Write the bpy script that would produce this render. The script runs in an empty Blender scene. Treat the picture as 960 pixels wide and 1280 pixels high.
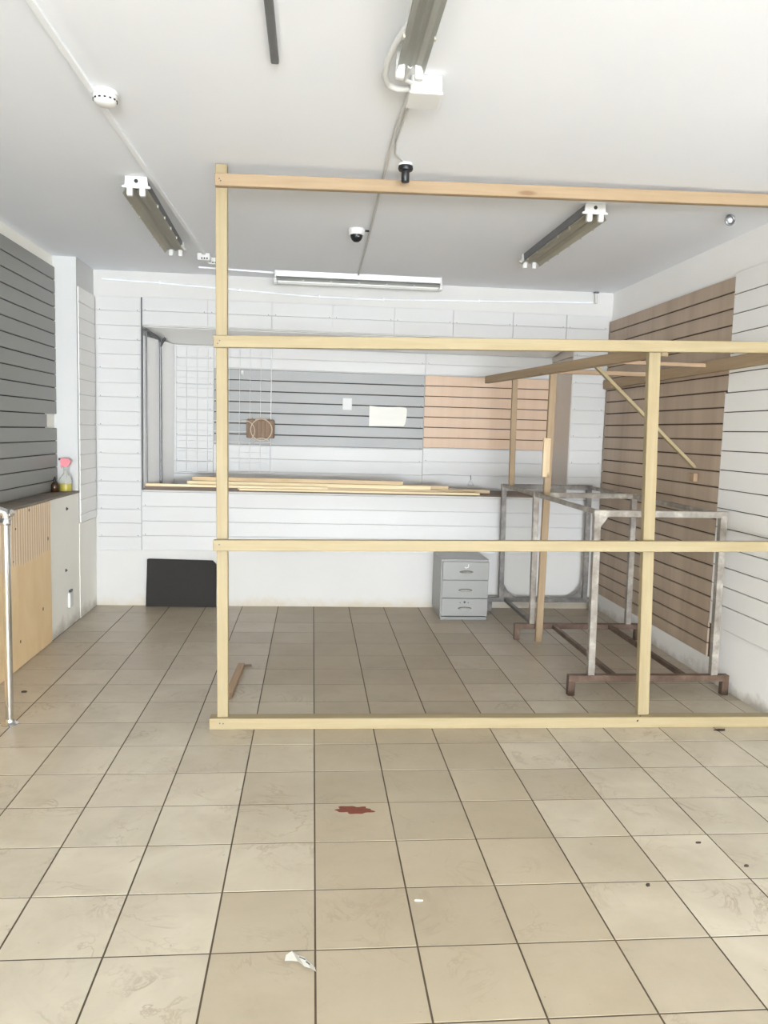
import bpy, bmesh, math, random
from mathutils import Vector, Matrix

C = bpy.context.scene.collection
SC = bpy.context.scene
R = random.Random(7)

# ------------------------------------------------------------------ camera, sky, light, exposure
cam_d = bpy.data.cameras.new('camera')
cam = bpy.data.objects.new('camera', cam_d)
C.objects.link(cam)
SC.camera = cam
cam_d.sensor_fit = 'VERTICAL'
cam_d.sensor_height = 36.0
cam_d.lens = 978.5 / 1280 * 36.0
cam_d.clip_start = 0.02
PITCH, YAW, ROLL, EYE = 0.1019, 0.0932, 0.0280, 1.652
fw = Vector((math.sin(YAW) * math.cos(PITCH), math.cos(YAW) * math.cos(PITCH), -math.sin(PITCH)))
r0 = Vector((math.cos(YAW), -math.sin(YAW), 0))
u0 = r0.cross(fw)
rr = math.cos(ROLL) * r0 + math.sin(ROLL) * u0
uu = -math.sin(ROLL) * r0 + math.cos(ROLL) * u0
mw = Matrix(((rr.x, uu.x, -fw.x, 0), (rr.y, uu.y, -fw.y, 0), (rr.z, uu.z, -fw.z, EYE), (0, 0, 0, 1)))
cam.matrix_world = mw

w = bpy.data.worlds.new('sky')
SC.world = w
w.use_nodes = True
bg = w.node_tree.nodes['Background']
bg.inputs['Color'].default_value = (0.86, 0.93, 1.0, 1)
bg.inputs['Strength'].default_value = 1.0

# daylight through the shop front behind the camera
ld = bpy.data.lights.new('shopfront_daylight', 'AREA')
ld.shape = 'RECTANGLE'
ld.size = 4.5
ld.size_y = 1.4
ld.energy = 560
ld.color = (0.91, 0.975, 1.05)
lo = bpy.data.objects.new('shopfront_daylight', ld)
C.objects.link(lo)
lo.location = (0.35, -8.46, 0.72)
lo.rotation_euler = (math.pi / 2, 0, 0)

SC.view_settings.view_transform = 'Standard'
SC.view_settings.look = 'None'
SC.view_settings.gamma = 1.0
SC.view_settings.use_curve_mapping = False
SC.view_settings.exposure = 1.44
SC.cycles.max_bounces = 12
SC.cycles.diffuse_bounces = 8


# ------------------------------------------------------------------ materials
def lin(c):
    return tuple(((v / 255) / 12.92 if v / 255 <= 0.04045 else ((v / 255 + 0.055) / 1.055) ** 2.4) for v in c) + (1,)


class NT:
    def __init__(s, name):
        s.m = bpy.data.materials.new(name)
        s.m.use_nodes = True
        s.t = s.m.node_tree
        s.b = s.t.nodes['Principled BSDF']

    def n(s, typ, **kw):
        k = s.t.nodes.new(typ)
        for a, v in kw.items():
            if isinstance(v, tuple) and a == 'inp':
                pass
            setattr(k, a, v)
        return k

    def l(s, a, b):
        s.t.links.new(a, b)

    def val(s, sock, v):
        if hasattr(v, 'is_linked') or hasattr(v, 'links'):
            s.l(v, sock)
        else:
            sock.default_value = v

    def coord(s, kind='Object', scale=(1, 1, 1), rand=0.0):
        tc = s.n('ShaderNodeTexCoord')
        out = tc.outputs[kind] if kind != 'World' else s.n('ShaderNodeNewGeometry').outputs['Position']
        mp = s.n('ShaderNodeMapping')
        mp.inputs['Scale'].default_value = scale
        s.l(out, mp.inputs['Vector'])
        out = mp.outputs['Vector']
        if rand:
            oi = s.n('ShaderNodeObjectInfo')
            mu = s.n('ShaderNodeMath', operation='MULTIPLY')
            s.l(oi.outputs['Random'], mu.inputs[0])
            mu.inputs[1].default_value = rand
            va = s.n('ShaderNodeVectorMath', operation='ADD')
            s.l(out, va.inputs[0])
            s.l(mu.outputs[0], va.inputs[1])
            out = va.outputs[0]
        return out

    def noise(s, vec, scale=5, detail=4, rough=0.55, dist=0.0):
        k = s.n('ShaderNodeTexNoise')
        s.l(vec, k.inputs['Vector'])
        k.inputs['Scale'].default_value = scale
        k.inputs['Detail'].default_value = detail
        k.inputs['Roughness'].default_value = rough
        k.inputs['Distortion'].default_value = dist
        return k.outputs['Fac']

    def ramp(s, fac, stops):
        k = s.n('ShaderNodeValToRGB')
        e = k.color_ramp.elements
        while len(e) < len(stops):
            e.new(0.5)
        for i, (p, c) in enumerate(stops):
            e[i].position = p
            e[i].color = c if isinstance(c, tuple) else (c, c, c, 1)
        s.l(fac, k.inputs['Fac'])
        return k.outputs['Color']

    def mix(s, fac, a, b, mode='MIX'):
        k = s.n('ShaderNodeMix', data_type='RGBA', blend_type=mode)
        s.val(k.inputs[0], fac)
        s.val(k.inputs[6], a)
        s.val(k.inputs[7], b)
        return k.outputs[2]

    def math(s, op, a, b):
        k = s.n('ShaderNodeMath', operation=op)
        s.val(k.inputs[0], a)
        s.val(k.inputs[1], b)
        return k.outputs[0]

    def bump(s, h, strength=0.1, dist=0.01):
        k = s.n('ShaderNodeBump')
        k.inputs['Strength'].default_value = strength
        k.inputs['Distance'].default_value = dist
        s.l(h, k.inputs['Height'])
        s.l(k.outputs['Normal'], s.b.inputs['Normal'])

    def col(s, v):
        s.val(s.b.inputs['Base Color'], v)

    def set(s, rough=0.6, metal=0.0, spec=None):
        s.val(s.b.inputs['Roughness'], rough)
        s.val(s.b.inputs['Metallic'], metal)
        if spec is not None:
            s.b.inputs['Specular IOR Level'].default_value = spec
        return s.m


def plain(name, c, rough=0.6, metal=0.0, var=0.06, scale=6, bump=0.0, spec=None):
    t = NT(name)
    v = t.coord('World')
    n = t.noise(v, scale, 5)
    a = lin(c)
    b = tuple(x * (1 - var) for x in a[:3]) + (1,)
    t.col(t.mix(n, a, b))
    if bump:
        t.bump(t.noise(v, 60, 3), bump, 0.004)
    return t.set(rough, metal, spec)


def paint_wall(name, c, dirt=(196, 180, 150), height=0.10, amount=0.5):
    """wall paint with grime along the skirting"""
    t = NT(name)
    v = t.coord('World')
    n = t.noise(v, 2.3, 6)
    a = lin(c)
    base = t.mix(n, a, tuple(x * 0.93 for x in a[:3]) + (1,))
    sep = t.n('ShaderNodeSeparateXYZ')
    t.l(v, sep.inputs[0])
    n2 = t.noise(v, 5.0, 6, 0.7)
    h = t.math('ADD', t.math('MULTIPLY', t.math('SUBTRACT', n2, 0.5), -0.30), t.math('MULTIPLY', sep.outputs['Z'], 1.0))
    mask = t.ramp(h, [(0.0, 1.0), (height, 0.0)])
    t.col(t.mix(t.math('MULTIPLY', mask, amount), base, lin(dirt)))
    t.bump(t.noise(v, 40, 4), 0.06, 0.005)
    return t.set(0.7)


def wood(name, c1, c2, knot=(150, 105, 60), grain=1.0, rough=0.6, knots=True):
    t = NT(name)
    v = t.coord('Object', (1.2, 22, 22), rand=37.0)
    n = t.noise(v, 1.6, 5, 0.6, 0.6)
    col = t.ramp(n, [(0.3, lin(c1)), (0.7, lin(c2))])
    v2 = t.coord('Object', (2.0, 5, 5), rand=11.0)
    col = t.mix(t.math('MULTIPLY', t.noise(v2, 1.0, 2), 0.35 * grain), col, lin(c2))
    if knots:
        vo = t.n('ShaderNodeTexVoronoi')
        t.l(t.coord('Object', (1.9, 7, 7), rand=53.0), vo.inputs['Vector'])
        vo.inputs['Scale'].default_value = 1.0
        k = t.ramp(vo.outputs['Distance'], [(0.055, 1.0), (0.12, 0.0)])
        col = t.mix(t.math('MULTIPLY', k, 0.75), col, lin(knot))
    t.col(col)
    t.bump(n, 0.08, 0.003)
    return t.set(rough)


M = {}
M['ceiling'] = plain('ceiling_paint', (236, 239, 245), 0.8, var=0.04, scale=1.5, bump=0.05)
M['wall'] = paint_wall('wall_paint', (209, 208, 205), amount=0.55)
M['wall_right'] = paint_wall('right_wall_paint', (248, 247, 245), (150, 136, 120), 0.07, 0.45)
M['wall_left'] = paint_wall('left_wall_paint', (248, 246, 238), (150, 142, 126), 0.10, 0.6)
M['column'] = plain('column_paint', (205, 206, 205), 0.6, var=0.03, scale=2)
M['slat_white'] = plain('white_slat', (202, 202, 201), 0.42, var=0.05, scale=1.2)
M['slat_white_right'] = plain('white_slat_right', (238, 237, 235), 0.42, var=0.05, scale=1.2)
M['back_white'] = plain('white_slat_backing', (205, 204, 202), 0.7)
M['slat_grey'] = plain('grey_slat', (140, 140, 136), 0.4, var=0.07, scale=1.3)
M['slat_grey_light'] = plain('light_grey_slat', (154, 155, 154), 0.42, var=0.08, scale=1.7)
M['back_dark'] = plain('dark_slat_backing', (70, 64, 58), 0.8)
M['back_brown'] = plain('brown_slat_backing', (84, 66, 52), 0.8)
M['reveal'] = plain('white_reveal', (247, 247, 246), 0.4, var=0.02)
M['taupe'] = plain('taupe_board', (214, 206, 198), 0.5, var=0.06, scale=2)


def veneer(name, c1, c2, streak=1.0):
    t = NT(name)
    n = t.noise(t.coord('World', (9, 5.5, 0.35)), 1.0, 4, 0.6)
    col = t.ramp(n, [(0.32, lin(c1)), (0.70, lin(c2))])
    n2 = t.noise(t.coord('World', (40, 40, 1.2)), 1.0, 4)
    col = t.mix(t.math('MULTIPLY', n2, 0.4 * streak), col, lin(c1))
    t.col(col)
    return t.set(0.5)


M['veneer_brown'] = veneer('brown_veneer', (166, 147, 128), (188, 169, 150))
M['veneer_tan'] = veneer('tan_veneer', (196, 168, 144), (206, 180, 156), 0.5)
M['pine'] = wood('pale_pine', (164, 151, 119), (152, 135, 100), (140, 104, 66))
M['pine_old'] = wood('old_pine', (168, 146, 117), (152, 129, 99), (118, 84, 56))
M['pine_dark'] = wood('weathered_pine', (176, 150, 120), (150, 124, 98), (110, 76, 50))
M['batten'] = wood('batten_wood', (222, 202, 168), (194, 166, 128), (120, 84, 54))
M['batten_pale'] = wood('pale_batten_wood', (240, 226, 192), (222, 200, 156), (130, 94, 60))
M['board_dark'] = wood('dark_sill_board', (128, 108, 92), (98, 82, 70), knots=False)
M['ledge'] = wood('grimy_ledge', (150, 138, 122), (112, 102, 92), knots=False)
M['black'] = plain('black_plastic', (30, 30, 32), 0.4, var=0.1)
M['board_black'] = plain('black_board', (56, 54, 52), 0.85, var=0.12, scale=3, spec=0.15)
M['white_plastic'] = plain('white_plastic', (218, 218, 216), 0.35, var=0.03)
M['white_trunk'] = plain('white_trunking', (240, 242, 246), 0.5, var=0.04)
M['grey_cable'] = plain('grey_cable', (205, 203, 200), 0.6)
M['dark_metal'] = plain('dark_steel', (92, 92, 94), 0.4, 0.6, var=0.3, scale=14)
M['grey_metal'] = plain('grey_steel_channel', (128, 128, 130), 0.4, 0.6, var=0.2, scale=20)
M['chrome'] = plain('chrome', (225, 225, 225), 0.12, 1.0, var=0.02)
M['reflector'] = plain('lamp_reflector', (206, 201, 184), 0.4, 0.3, var=0.12, scale=12)
M['lamp_grey'] = plain('lamp_grey', (196, 196, 190), 0.4, 0.2)
M['tube'] = plain('lamp_tube_glass', (240, 242, 240), 0.2, var=0.02)
M['cab'] = plain('grey_cabinet_paint', (145, 145, 142), 0.35, var=0.05, scale=3)
M['cab_dark'] = plain('cabinet_recess', (52, 54, 54), 0.5)
M['paper'] = plain('paper', (234, 233, 226), 0.8, var=0.04, scale=9)
M['ink'] = plain('ink', (70, 70, 72), 0.8)
M['red'] = plain('red_paint', (132, 70, 52), 0.7, var=0.35, scale=40)
M['pink'] = plain('pink_trigger', (232, 140, 150), 0.4)
M['rust_chip'] = plain('dark_chip', (62, 50, 40), 0.9)
M['brown_glass'] = plain('brown_bottle', (66, 42, 22), 0.2)
M['weave'] = plain('brown_weave', (150, 126, 106), 0.8, var=0.35, scale=60, bump=0.4)
M['wire_white'] = plain('white_wire', (222, 222, 222), 0.4)
M['wire_cream'] = plain('cream_wire', (206, 190, 168), 0.5)
M['yellow'] = plain('yellow_liquid', (222, 204, 30), 0.25, var=0.05)


def rack_steel(name, c1, c2, c3):
    t = NT(name)
    v = t.coord('World')
    n = t.noise(v, 9, 6, 0.65)
    col = t.ramp(n, [(0.34, lin(c1)), (0.52, lin(c2)), (0.68, lin(c3))])
    t.col(col)
    t.bump(n, 0.1, 0.003)
    return t.set(0.45, 0.35)


M['rack'] = rack_steel('worn_grey_steel', (124, 116, 108), (148, 141, 132), (184, 178, 168))
M['rack_dark'] = rack_steel('dull_grey_steel', (96, 92, 90), (124, 120, 116), (150, 146, 140))
M['rust'] = rack_steel('rusty_brown_steel', (84, 66, 54), (104, 84, 70), (126, 106, 92))


def clear_plastic():
    t = NT('clear_plastic')
    t.col((0.93, 0.93, 0.9, 1))
    t.b.inputs['Transmission Weight'].default_value = 0.9
    t.b.inputs['IOR'].default_value = 1.2
    return t.set(0.2)


M['clear'] = clear_plastic()


def tile_mat():
    t = NT('beige_floor_tile')
    v = t.coord('World', rand=0.0)
    oi = t.n('ShaderNodeObjectInfo')
    vr = t.coord('World', rand=29.0)
    # walked path down the middle of the shop, dull and without veins
    sep = t.n('ShaderNodeSeparateXYZ')
    t.l(v, sep.inputs[0])
    sepl = t.n('ShaderNodeSeparateXYZ')
    t.l(oi.outputs['Location'], sepl.inputs[0])
    d = t.math('ABSOLUTE', t.math('SUBTRACT', sepl.outputs['X'], 0.50), 0)
    wear = t.ramp(t.math('ADD', d, t.math('MULTIPLY', t.math('SUBTRACT', oi.outputs['Random'], 0.5), 0.25)), [(0.45, 1.0), (0.95, 0.0)])
    base = t.ramp(t.noise(vr, 2.6, 5, 0.6, 0.8), [(0.25, lin((186, 176, 157))), (0.75, lin((211, 202, 184)))])
    # marble veins
    nz = t.noise(vr, 4.6, 6, 0.60, 1.1)
    vein = t.ramp(t.math('ABSOLUTE', t.math('SUBTRACT', nz, 0.5), 0), [(0.0, 1.0), (0.028, 0.0)])
    gate = t.ramp(t.noise(vr, 4.0, 3), [(0.48, 0.0), (0.68, 1.0)])
    vfac = t.math('MULTIPLY', t.math('MULTIPLY', vein, gate), 0.75)
    marbled = t.mix(vfac, base, lin((158, 142, 122)))
    dull = t.ramp(t.noise(v, 1.7, 6, 0.7), [(0.3, lin((162, 148, 124))), (0.75, lin((178, 164, 139)))])
    col = t.mix(t.math('MULTIPLY', wear, 0.72), marbled, dull)
    # per tile tone and general grime
    tone = t.n('ShaderNodeMapRange')
    t.l(oi.outputs['Random'], tone.inputs['Value'])
    tone.inputs['To Min'].default_value = 0.93
    tone.inputs['To Max'].default_value = 1.04
    hv = t.n('ShaderNodeHueSaturation')
    t.l(tone.outputs[0], hv.inputs['Value'])
    t.l(col, hv.inputs['Color'])
    grime = t.ramp(t.noise(v, 1.1, 7, 0.7), [(0.50, 0.0), (0.75, 1.0)])
    col = t.mix(t.math('MULTIPLY', grime, 0.35), hv.outputs['Color'], lin((146, 129, 106)))
    spots = t.ramp(t.noise(v, 34, 2, 0.5), [(0.74, 0.0), (0.79, 1.0)])
    col = t.mix(t.math('MULTIPLY', spots, 0.4), col, lin((120, 100, 80)))
    # darker rear floor: some dirt, plus light fall-off put into the colour
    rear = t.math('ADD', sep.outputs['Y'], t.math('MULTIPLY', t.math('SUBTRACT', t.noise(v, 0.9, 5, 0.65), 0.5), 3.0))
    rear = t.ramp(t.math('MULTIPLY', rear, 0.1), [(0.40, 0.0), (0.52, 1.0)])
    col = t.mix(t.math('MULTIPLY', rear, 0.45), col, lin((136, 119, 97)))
    t.col(col)
    rough = t.n('ShaderNodeMapRange')
    t.l(t.math('ADD', t.math('MULTIPLY', wear, 0.6), t.math('MULTIPLY', t.noise(v, 6, 4), 0.6)), rough.inputs['Value'])
    rough.inputs['To Min'].default_value = 0.26
    rough.inputs['To Max'].default_value = 0.50
    t.l(rough.outputs[0], t.b.inputs['Roughness'])
    t.bump(t.noise(v, 7, 4), 0.05, 0.004)
    return t.m


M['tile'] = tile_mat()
M['grout'] = plain('dark_grout', (92, 80, 64), 0.9, var=0.3, scale=8)


def plywood_mat():
    """bare plywood, its top third ribbed by old combed adhesive"""
    t = NT('glued_plywood')
    v = t.coord('World')
    n = t.noise(t.coord('World', (1, 3, 1.2)), 1.5, 6, 0.6, 0.8)
    base = t.ramp(n, [(0.3, lin((228, 198, 150))), (0.7, lin((240, 214, 172)))])
    sep = t.n('ShaderNodeSeparateXYZ')
    t.l(v, sep.inputs[0])
    wv = t.n('ShaderNodeTexWave', wave_type='BANDS', bands_direction='Y')
    t.l(t.coord('World', (1, 1, 0.14)), wv.inputs['Vector'])
    wv.inputs['Scale'].default_value = 7.0
    wv.inputs['Distortion'].default_value = 2.4
    wv.inputs['Detail'].default_value = 3
    z = t.math('ADD', sep.outputs['Z'], t.math('MULTIPLY', t.noise(v, 3, 3), 0.10))
    mask = t.ramp(z, [(0.745, 0.0), (0.765, 1.0)])
    ribs = t.mix(wv.outputs['Fac'], lin((206, 176, 142)), lin((246, 226, 198)))
    t.col(t.mix(mask, base, ribs))
    t.bump(t.math('MULTIPLY', wv.outputs['Fac'], mask), 0.35, 0.006)
    return t.set(0.65)


M['plywood'] = plywood_mat()


# ------------------------------------------------------------------ building helpers
WM = {}          # world matrix by object name


def thing(name, label, cat, loc=(0, 0, 0), group=None, kind=None):
    o = bpy.data.objects.new(name, None)
    C.objects.link(o)
    o.empty_display_size = 0.05
    o.location = loc
    tag(o, label, cat, group, kind)
    WM[o.name] = Matrix.Translation(Vector(loc))
    return o


def tag(o, label=None, cat=None, group=None, kind=None):
    if label:
        o['label'] = label
    if cat:
        o['category'] = cat
    if group:
        o['group'] = group
    if kind:
        o['kind'] = kind
    return o


def put(name, me, mat, parent=None, mtx=None):
    """link mesh data me (or a bmesh) as one object"""
    if isinstance(me, bmesh.types.BMesh):
        b = me
        me = bpy.data.meshes.new(name)
        b.to_mesh(me)
        b.free()
    if mat is not None and not me.materials:
        me.materials.append(mat)
    o = bpy.data.objects.new(name, me)
    C.objects.link(o)
    mtx = mtx if mtx is not None else Matrix.Identity(4)
    if parent is not None:
        o.parent = parent
        o.matrix_local = WM[parent.name].inverted() @ mtx
    else:
        o.matrix_world = mtx
    WM[o.name] = mtx
    return o


def smooth(o, ang=40):
    for p in o.data.polygons:
        p.use_smooth = True
    try:
        o.data.set_sharp_from_angle(angle=math.radians(ang))
    except Exception:
        pass
    return o


def T(x, y, z):
    return Matrix.Translation((x, y, z))


def add_box(bm, x0, x1, y0, y1, z0, z1):
    vs = [bm.verts.new(p) for p in ((x0, y0, z0), (x1, y0, z0), (x1, y1, z0), (x0, y1, z0), (x0, y0, z1), (x1, y0, z1), (x1, y1, z1), (x0, y1, z1))]
    for f in ((3, 2, 1, 0), (4, 5, 6, 7), (0, 1, 5, 4), (1, 2, 6, 5), (2, 3, 7, 6), (3, 0, 4, 7)):
        bm.faces.new([vs[i] for i in f])
    return vs


def bevel(bm, w, seg=1):
    bmesh.ops.bevel(bm, geom=bm.edges[:], offset=w, segments=seg, profile=0.5, affect='EDGES', clamp_overlap=True)
    return bm


def box(x0, x1, y0, y1, z0, z1, bev=0.0, seg=1):
    bm = bmesh.new()
    add_box(bm, x0, x1, y0, y1, z0, z1)
    if bev:
        bevel(bm, bev, seg)
    return bm


def wbox(name, x0, x1, y0, y1, z0, z1, mat, parent=None, bev=0.0, seg=1):
    """box given in world coordinates, its origin at its centre"""
    cx, cy, cz = (x0 + x1) / 2, (y0 + y1) / 2, (z0 + z1) / 2
    return put(name, box(x0 - cx, x1 - cx, y0 - cy, y1 - cy, z0 - cz, z1 - cz, bev, seg), mat, parent, T(cx, cy, cz))


def frame_mtx(p0, p1, up=(0, 0, 1)):
    p0, p1 = Vector(p0), Vector(p1)
    x = (p1 - p0).normalized()
    z = Vector(up)
    z = (z - z.dot(x) * x).normalized()
    y = z.cross(x)
    m = Matrix((x, y, z)).transposed().to_4x4()
    m.translation = (p0 + p1) / 2
    return m, (p1 - p0).length


def bar(name, p0, p1, wy, wz, mat, parent=None, up=(0, 0, 1), bev=0.002):
    """straight bar p0-p1; local X runs along it, wz is its size along up, wy across"""
    m, L = frame_mtx(p0, p1, up)
    return put(name, box(-L / 2, L / 2, -wy / 2, wy / 2, -wz / 2, wz / 2, bev), mat, parent, m)


def tube_bm(pts, r, seg=8, caps=True, bm=None):
    bm = bm or bmesh.new()
    pts = [Vector(p) for p in pts]
    rings = []
    ref = None
    for i, p in enumerate(pts):
        d = (pts[min(i + 1, len(pts) - 1)] - pts[max(i - 1, 0)]).normalized()
        if ref is None:
            ref = Vector((0, 0, 1)) if abs(d.z) < 0.9 else Vector((1, 0, 0))
        a = (ref - ref.dot(d) * d).normalized()
        ref = a
        b = d.cross(a)
        rings.append([bm.verts.new(p + r * (math.cos(t) * a + math.sin(t) * b)) for t in (2 * math.pi * k / seg for k in range(seg))])
    for i in range(len(rings) - 1):
        for k in range(seg):
            bm.faces.new((rings[i][k], rings[i][(k + 1) % seg], rings[i + 1][(k + 1) % seg], rings[i + 1][k]))
    if caps:
        bm.faces.new(list(reversed(rings[0])))
        bm.faces.new(rings[-1])
    return bm


def tube(name, pts, r, mat, parent=None, seg=8):
    c = sum((Vector(p) for p in pts), Vector()) / len(pts)
    return smooth(put(name, tube_bm([Vector(p) - c for p in pts], r, seg), mat, parent, Matrix.Translation(c)), 50)


def lathe_bm(prof, seg=20):
    """prof: list of (radius, z) from bottom to top"""
    bm = bmesh.new()
    rings = []
    for r, z in prof:
        if r < 1e-6:
            rings.append([bm.verts.new((0, 0, z))])
        else:
            rings.append([bm.verts.new((r * math.cos(2 * math.pi * k / seg), r * math.sin(2 * math.pi * k / seg), z)) for k in range(seg)])
    for a, b in zip(rings, rings[1:]):
        for k in range(seg):
            k2 = (k + 1) % seg
            if len(a) == 1 and len(b) == 1:
                continue
            if len(a) == 1:
                bm.faces.new((a[0], b[k2], b[k]))
            elif len(b) == 1:
                bm.faces.new((a[k], a[k2], b[0]))
            else:
                bm.faces.new((a[k], a[k2], b[k2], b[k]))
    if len(rings[0]) > 1:
        bm.faces.new(list(reversed(rings[0])))
    if len(rings[-1]) > 1:
        bm.faces.new(rings[-1])
    bmesh.ops.recalc_face_normals(bm, faces=bm.faces[:])
    return bm


def lathe(name, prof, loc, mat, parent=None, seg=20, rot=None):
    m = T(*loc)
    if rot is not None:
        m = m @ rot
    return smooth(put(name, lathe_bm(prof, seg), mat, parent, m), 45)


def torus_bm(Rr, r, n=28, seg=8, a0=0.0, a1=2 * math.pi):
    full = abs(a1 - a0 - 2 * math.pi) < 1e-6
    pts = [(Rr * math.cos(a0 + (a1 - a0) * k / n), 0, Rr * math.sin(a0 + (a1 - a0) * k / n)) for k in range(n + 1)]
    return tube_bm(pts, r, seg, caps=not full)


def prism_bm(outline, y0, y1):
    """outline in x,z extruded along y"""
    bm = bmesh.new()
    a = [bm.verts.new((x, y0, z)) for x, z in outline]
    b = [bm.verts.new((x, y1, z)) for x, z in outline]
    bm.faces.new(a)
    bm.faces.new(list(reversed(b)))
    n = len(a)
    for i in range(n):
        bm.faces.new((a[i], b[i], b[(i + 1) % n], a[(i + 1) % n]))
    bmesh.ops.recalc_face_normals(bm, faces=bm.faces[:])
    return bm


# ------------------------------------------------------------------ room shell
XL, XR, YB, ZC = -1.945, 2.775, 7.262, 3.0
YF = -8.5
REC_X0, REC_X1, REC_Z0, REC_Z1, REC_Y = -1.525, 2.432, 1.068, 2.530, 7.935

bm = bmesh.new()
add_box(bm, -2.5, 3.0, YF - 0.2, 8.3, -0.15, -0.0014)
floor = tag(put('floor', bm, M['grout']), 'beige ceramic tiled shop floor with dark grout', None, None, 'structure')

bm = bmesh.new()
add_box(bm, -2.5, 3.0, YF - 0.2, 8.3, ZC, ZC + 0.15)
tag(put('ceiling', bm, M['ceiling']), 'white painted flat ceiling', None, None, 'structure')

bm = bmesh.new()
for a in ((-2.5, 3.0, YB, 8.2, -0.1, REC_Z0), (-2.5, 3.0, YB, 8.2, REC_Z1, ZC), (-2.5, REC_X0, YB, 8.2, REC_Z0, REC_Z1),
          (REC_X1, 3.0, YB, 8.2, REC_Z0, REC_Z1), (REC_X0, REC_X1, REC_Y, 8.2, REC_Z0, REC_Z1)):
    add_box(bm, *a)
tag(put('wall_back', bm, M['wall']), 'white back wall with a wide shallow recess', None, None, 'structure')

bm = bmesh.new()
add_box(bm, -2.5, -2.135, YF, 6.75, 1.0, ZC)
add_box(bm, -2.5, XL, YF, 6.75, -0.1, 1.075)
wl = tag(put('wall_left', bm, M['wall_left']), 'left wall, low half wall carrying a ledge', None, None, 'structure')
wbox('column', -2.5, XL, 6.75, YB, -0.1, ZC, M['column'], wl)
wbox('facing_board', -1.9448, -1.9400, 6.752, 7.258, 0.0, 0.812, M['wall_left'], wl)
bm = bmesh.new()
add_box(bm, -2.134, -1.936, 1.2, 6.748, 1.075, 1.09)
put('ledge_board', bm, M['ledge'], wl)['label'] = 'grimy brown ledge on top of the half wall'

bm = bmesh.new()
add_box(bm, XR, 3.0, YF, YB, -0.1, ZC)
tag(put('wall_right', bm, M['wall_right']), 'white right wall behind slatwall panels', None, None, 'structure')

bm = bmesh.new()
for a in ((-2.5, 3.0, YF - 0.15, YF, 1.40, ZC), (-2.5, 3.0, YF - 0.15, YF, -0.1, 0.02), (-2.5, -1.85, YF - 0.15, YF, 0.02, 1.40),
          (2.55, 3.0, YF - 0.15, YF, 0.02, 1.40)):
    add_box(bm, *a)
tag(put('wall_front', bm, M['wall']), 'front wall around the shop window opening', None, None, 'structure')

# floor tiles: one object each where the photograph shows them
TS, GAP = 0.33, 0.0065
OX, OY = 0.0386, 2.3512
tile_cache = {}


def tile_mesh(wx, wy):
    k = (round(wx, 4), round(wy, 4))
    if k not in tile_cache:
        bm = bmesh.new()
        hx, hy, b, z = wx / 2, wy / 2, 0.0006, -0.0005
        lo_ = [bm.verts.new((x, y, -0.006)) for x, y in ((-hx, -hy), (hx, -hy), (hx, hy), (-hx, hy))]
        mid = [bm.verts.new((x, y, z)) for x, y in ((-hx, -hy), (hx, -hy), (hx, hy), (-hx, hy))]
        top = [bm.verts.new((x, y, 0)) for x, y in ((-hx + b, -hy + b), (hx - b, -hy + b), (hx - b, hy - b), (-hx + b, hy - b))]
        for A, B in ((lo_, mid), (mid, top)):
            for i in range(4):
                bm.faces.new((A[i], A[(i + 1) % 4], B[(i + 1) % 4], B[i]))
        bm.faces.new(top)
        me = bpy.data.meshes.new('floor_tile')
        bm.to_mesh(me)
        bm.free()
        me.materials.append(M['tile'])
        tile_cache[k] = me
    return tile_cache[k]


for j in range(-2, 15):
    for i in range(-6, 9):
        x0, x1 = OX + i * TS + GAP / 2, OX + (i + 1) * TS - GAP / 2
        y0, y1 = OY + j * TS + GAP / 2, OY + (j + 1) * TS - GAP / 2
        x0, x1, y1 = max(x0, XL + 0.001), min(x1, XR - 0.001), min(y1, YB - 0.001)
        if x1 - x0 < 0.01 or y1 - y0 < 0.01:
            continue
        o = put('tile', tile_mesh(x1 - x0, y1 - y0), None, floor, T((x0 + x1) / 2, (y0 + y1) / 2, R.uniform(-0.0004, 0.0004)))
bm = bmesh.new()
for j in range(-33, -2):
    for i in range(-6, 9):
        x0, x1 = max(OX + i * TS + GAP / 2, XL + 0.001), min(OX + (i + 1) * TS - GAP / 2, XR - 0.001)
        add_box(bm, x0, x1, OY + j * TS + GAP / 2, OY + (j + 1) * TS - GAP / 2, -0.006, 0)
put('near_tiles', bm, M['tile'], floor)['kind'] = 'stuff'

# ------------------------------------------------------------------ slatwall panels
slat_cache = {}


def slat_mesh(L, H, th, mat):
    k = (round(L, 4), round(H, 4), th, mat.name)
    if k not in slat_cache:
        c = 0.002
        prof = [(-th / 2, -H / 2), (th / 2 - c, -H / 2), (th / 2, -H / 2 + c), (th / 2, H / 2 - c), (th / 2 - c, H / 2), (-th / 2, H / 2)]
        bm = bmesh.new()          # local X along the slat, local -Y is the face
        a = [bm.verts.new((-L / 2, -y, z)) for y, z in prof]
        b = [bm.verts.new((L / 2, -y, z)) for y, z in prof]
        bm.faces.new(a)
        bm.faces.new(list(reversed(b)))
        for i in range(6):
            bm.faces.new((a[i], b[i], b[(i + 1) % 6], a[(i + 1) % 6]))
        bmesh.ops.recalc_face_normals(bm, faces=bm.faces[:])
        me = bpy.data.meshes.new('slat')
        bm.to_mesh(me)
        bm.free()
        me.materials.append(mat)
        slat_cache[k] = me
    return slat_cache[k]


FACE = {'back': (0.0, lambda u, d, z: T(u, d, z)),                                   # faces -Y, u = x
        'left': (0.0, lambda u, d, z: T(d, u, z) @ Matrix.Rotation(math.pi / 2, 4, 'Z')),     # faces +X, u = y
        'right': (0.0, lambda u, d, z: T(d, u, z) @ Matrix.Rotation(-math.pi / 2, 4, 'Z'))}   # faces -X, u = y
NRM = {'back': (0, 1), 'left': (-1, 0), 'right': (1, 0)}     # direction into the wall


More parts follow.
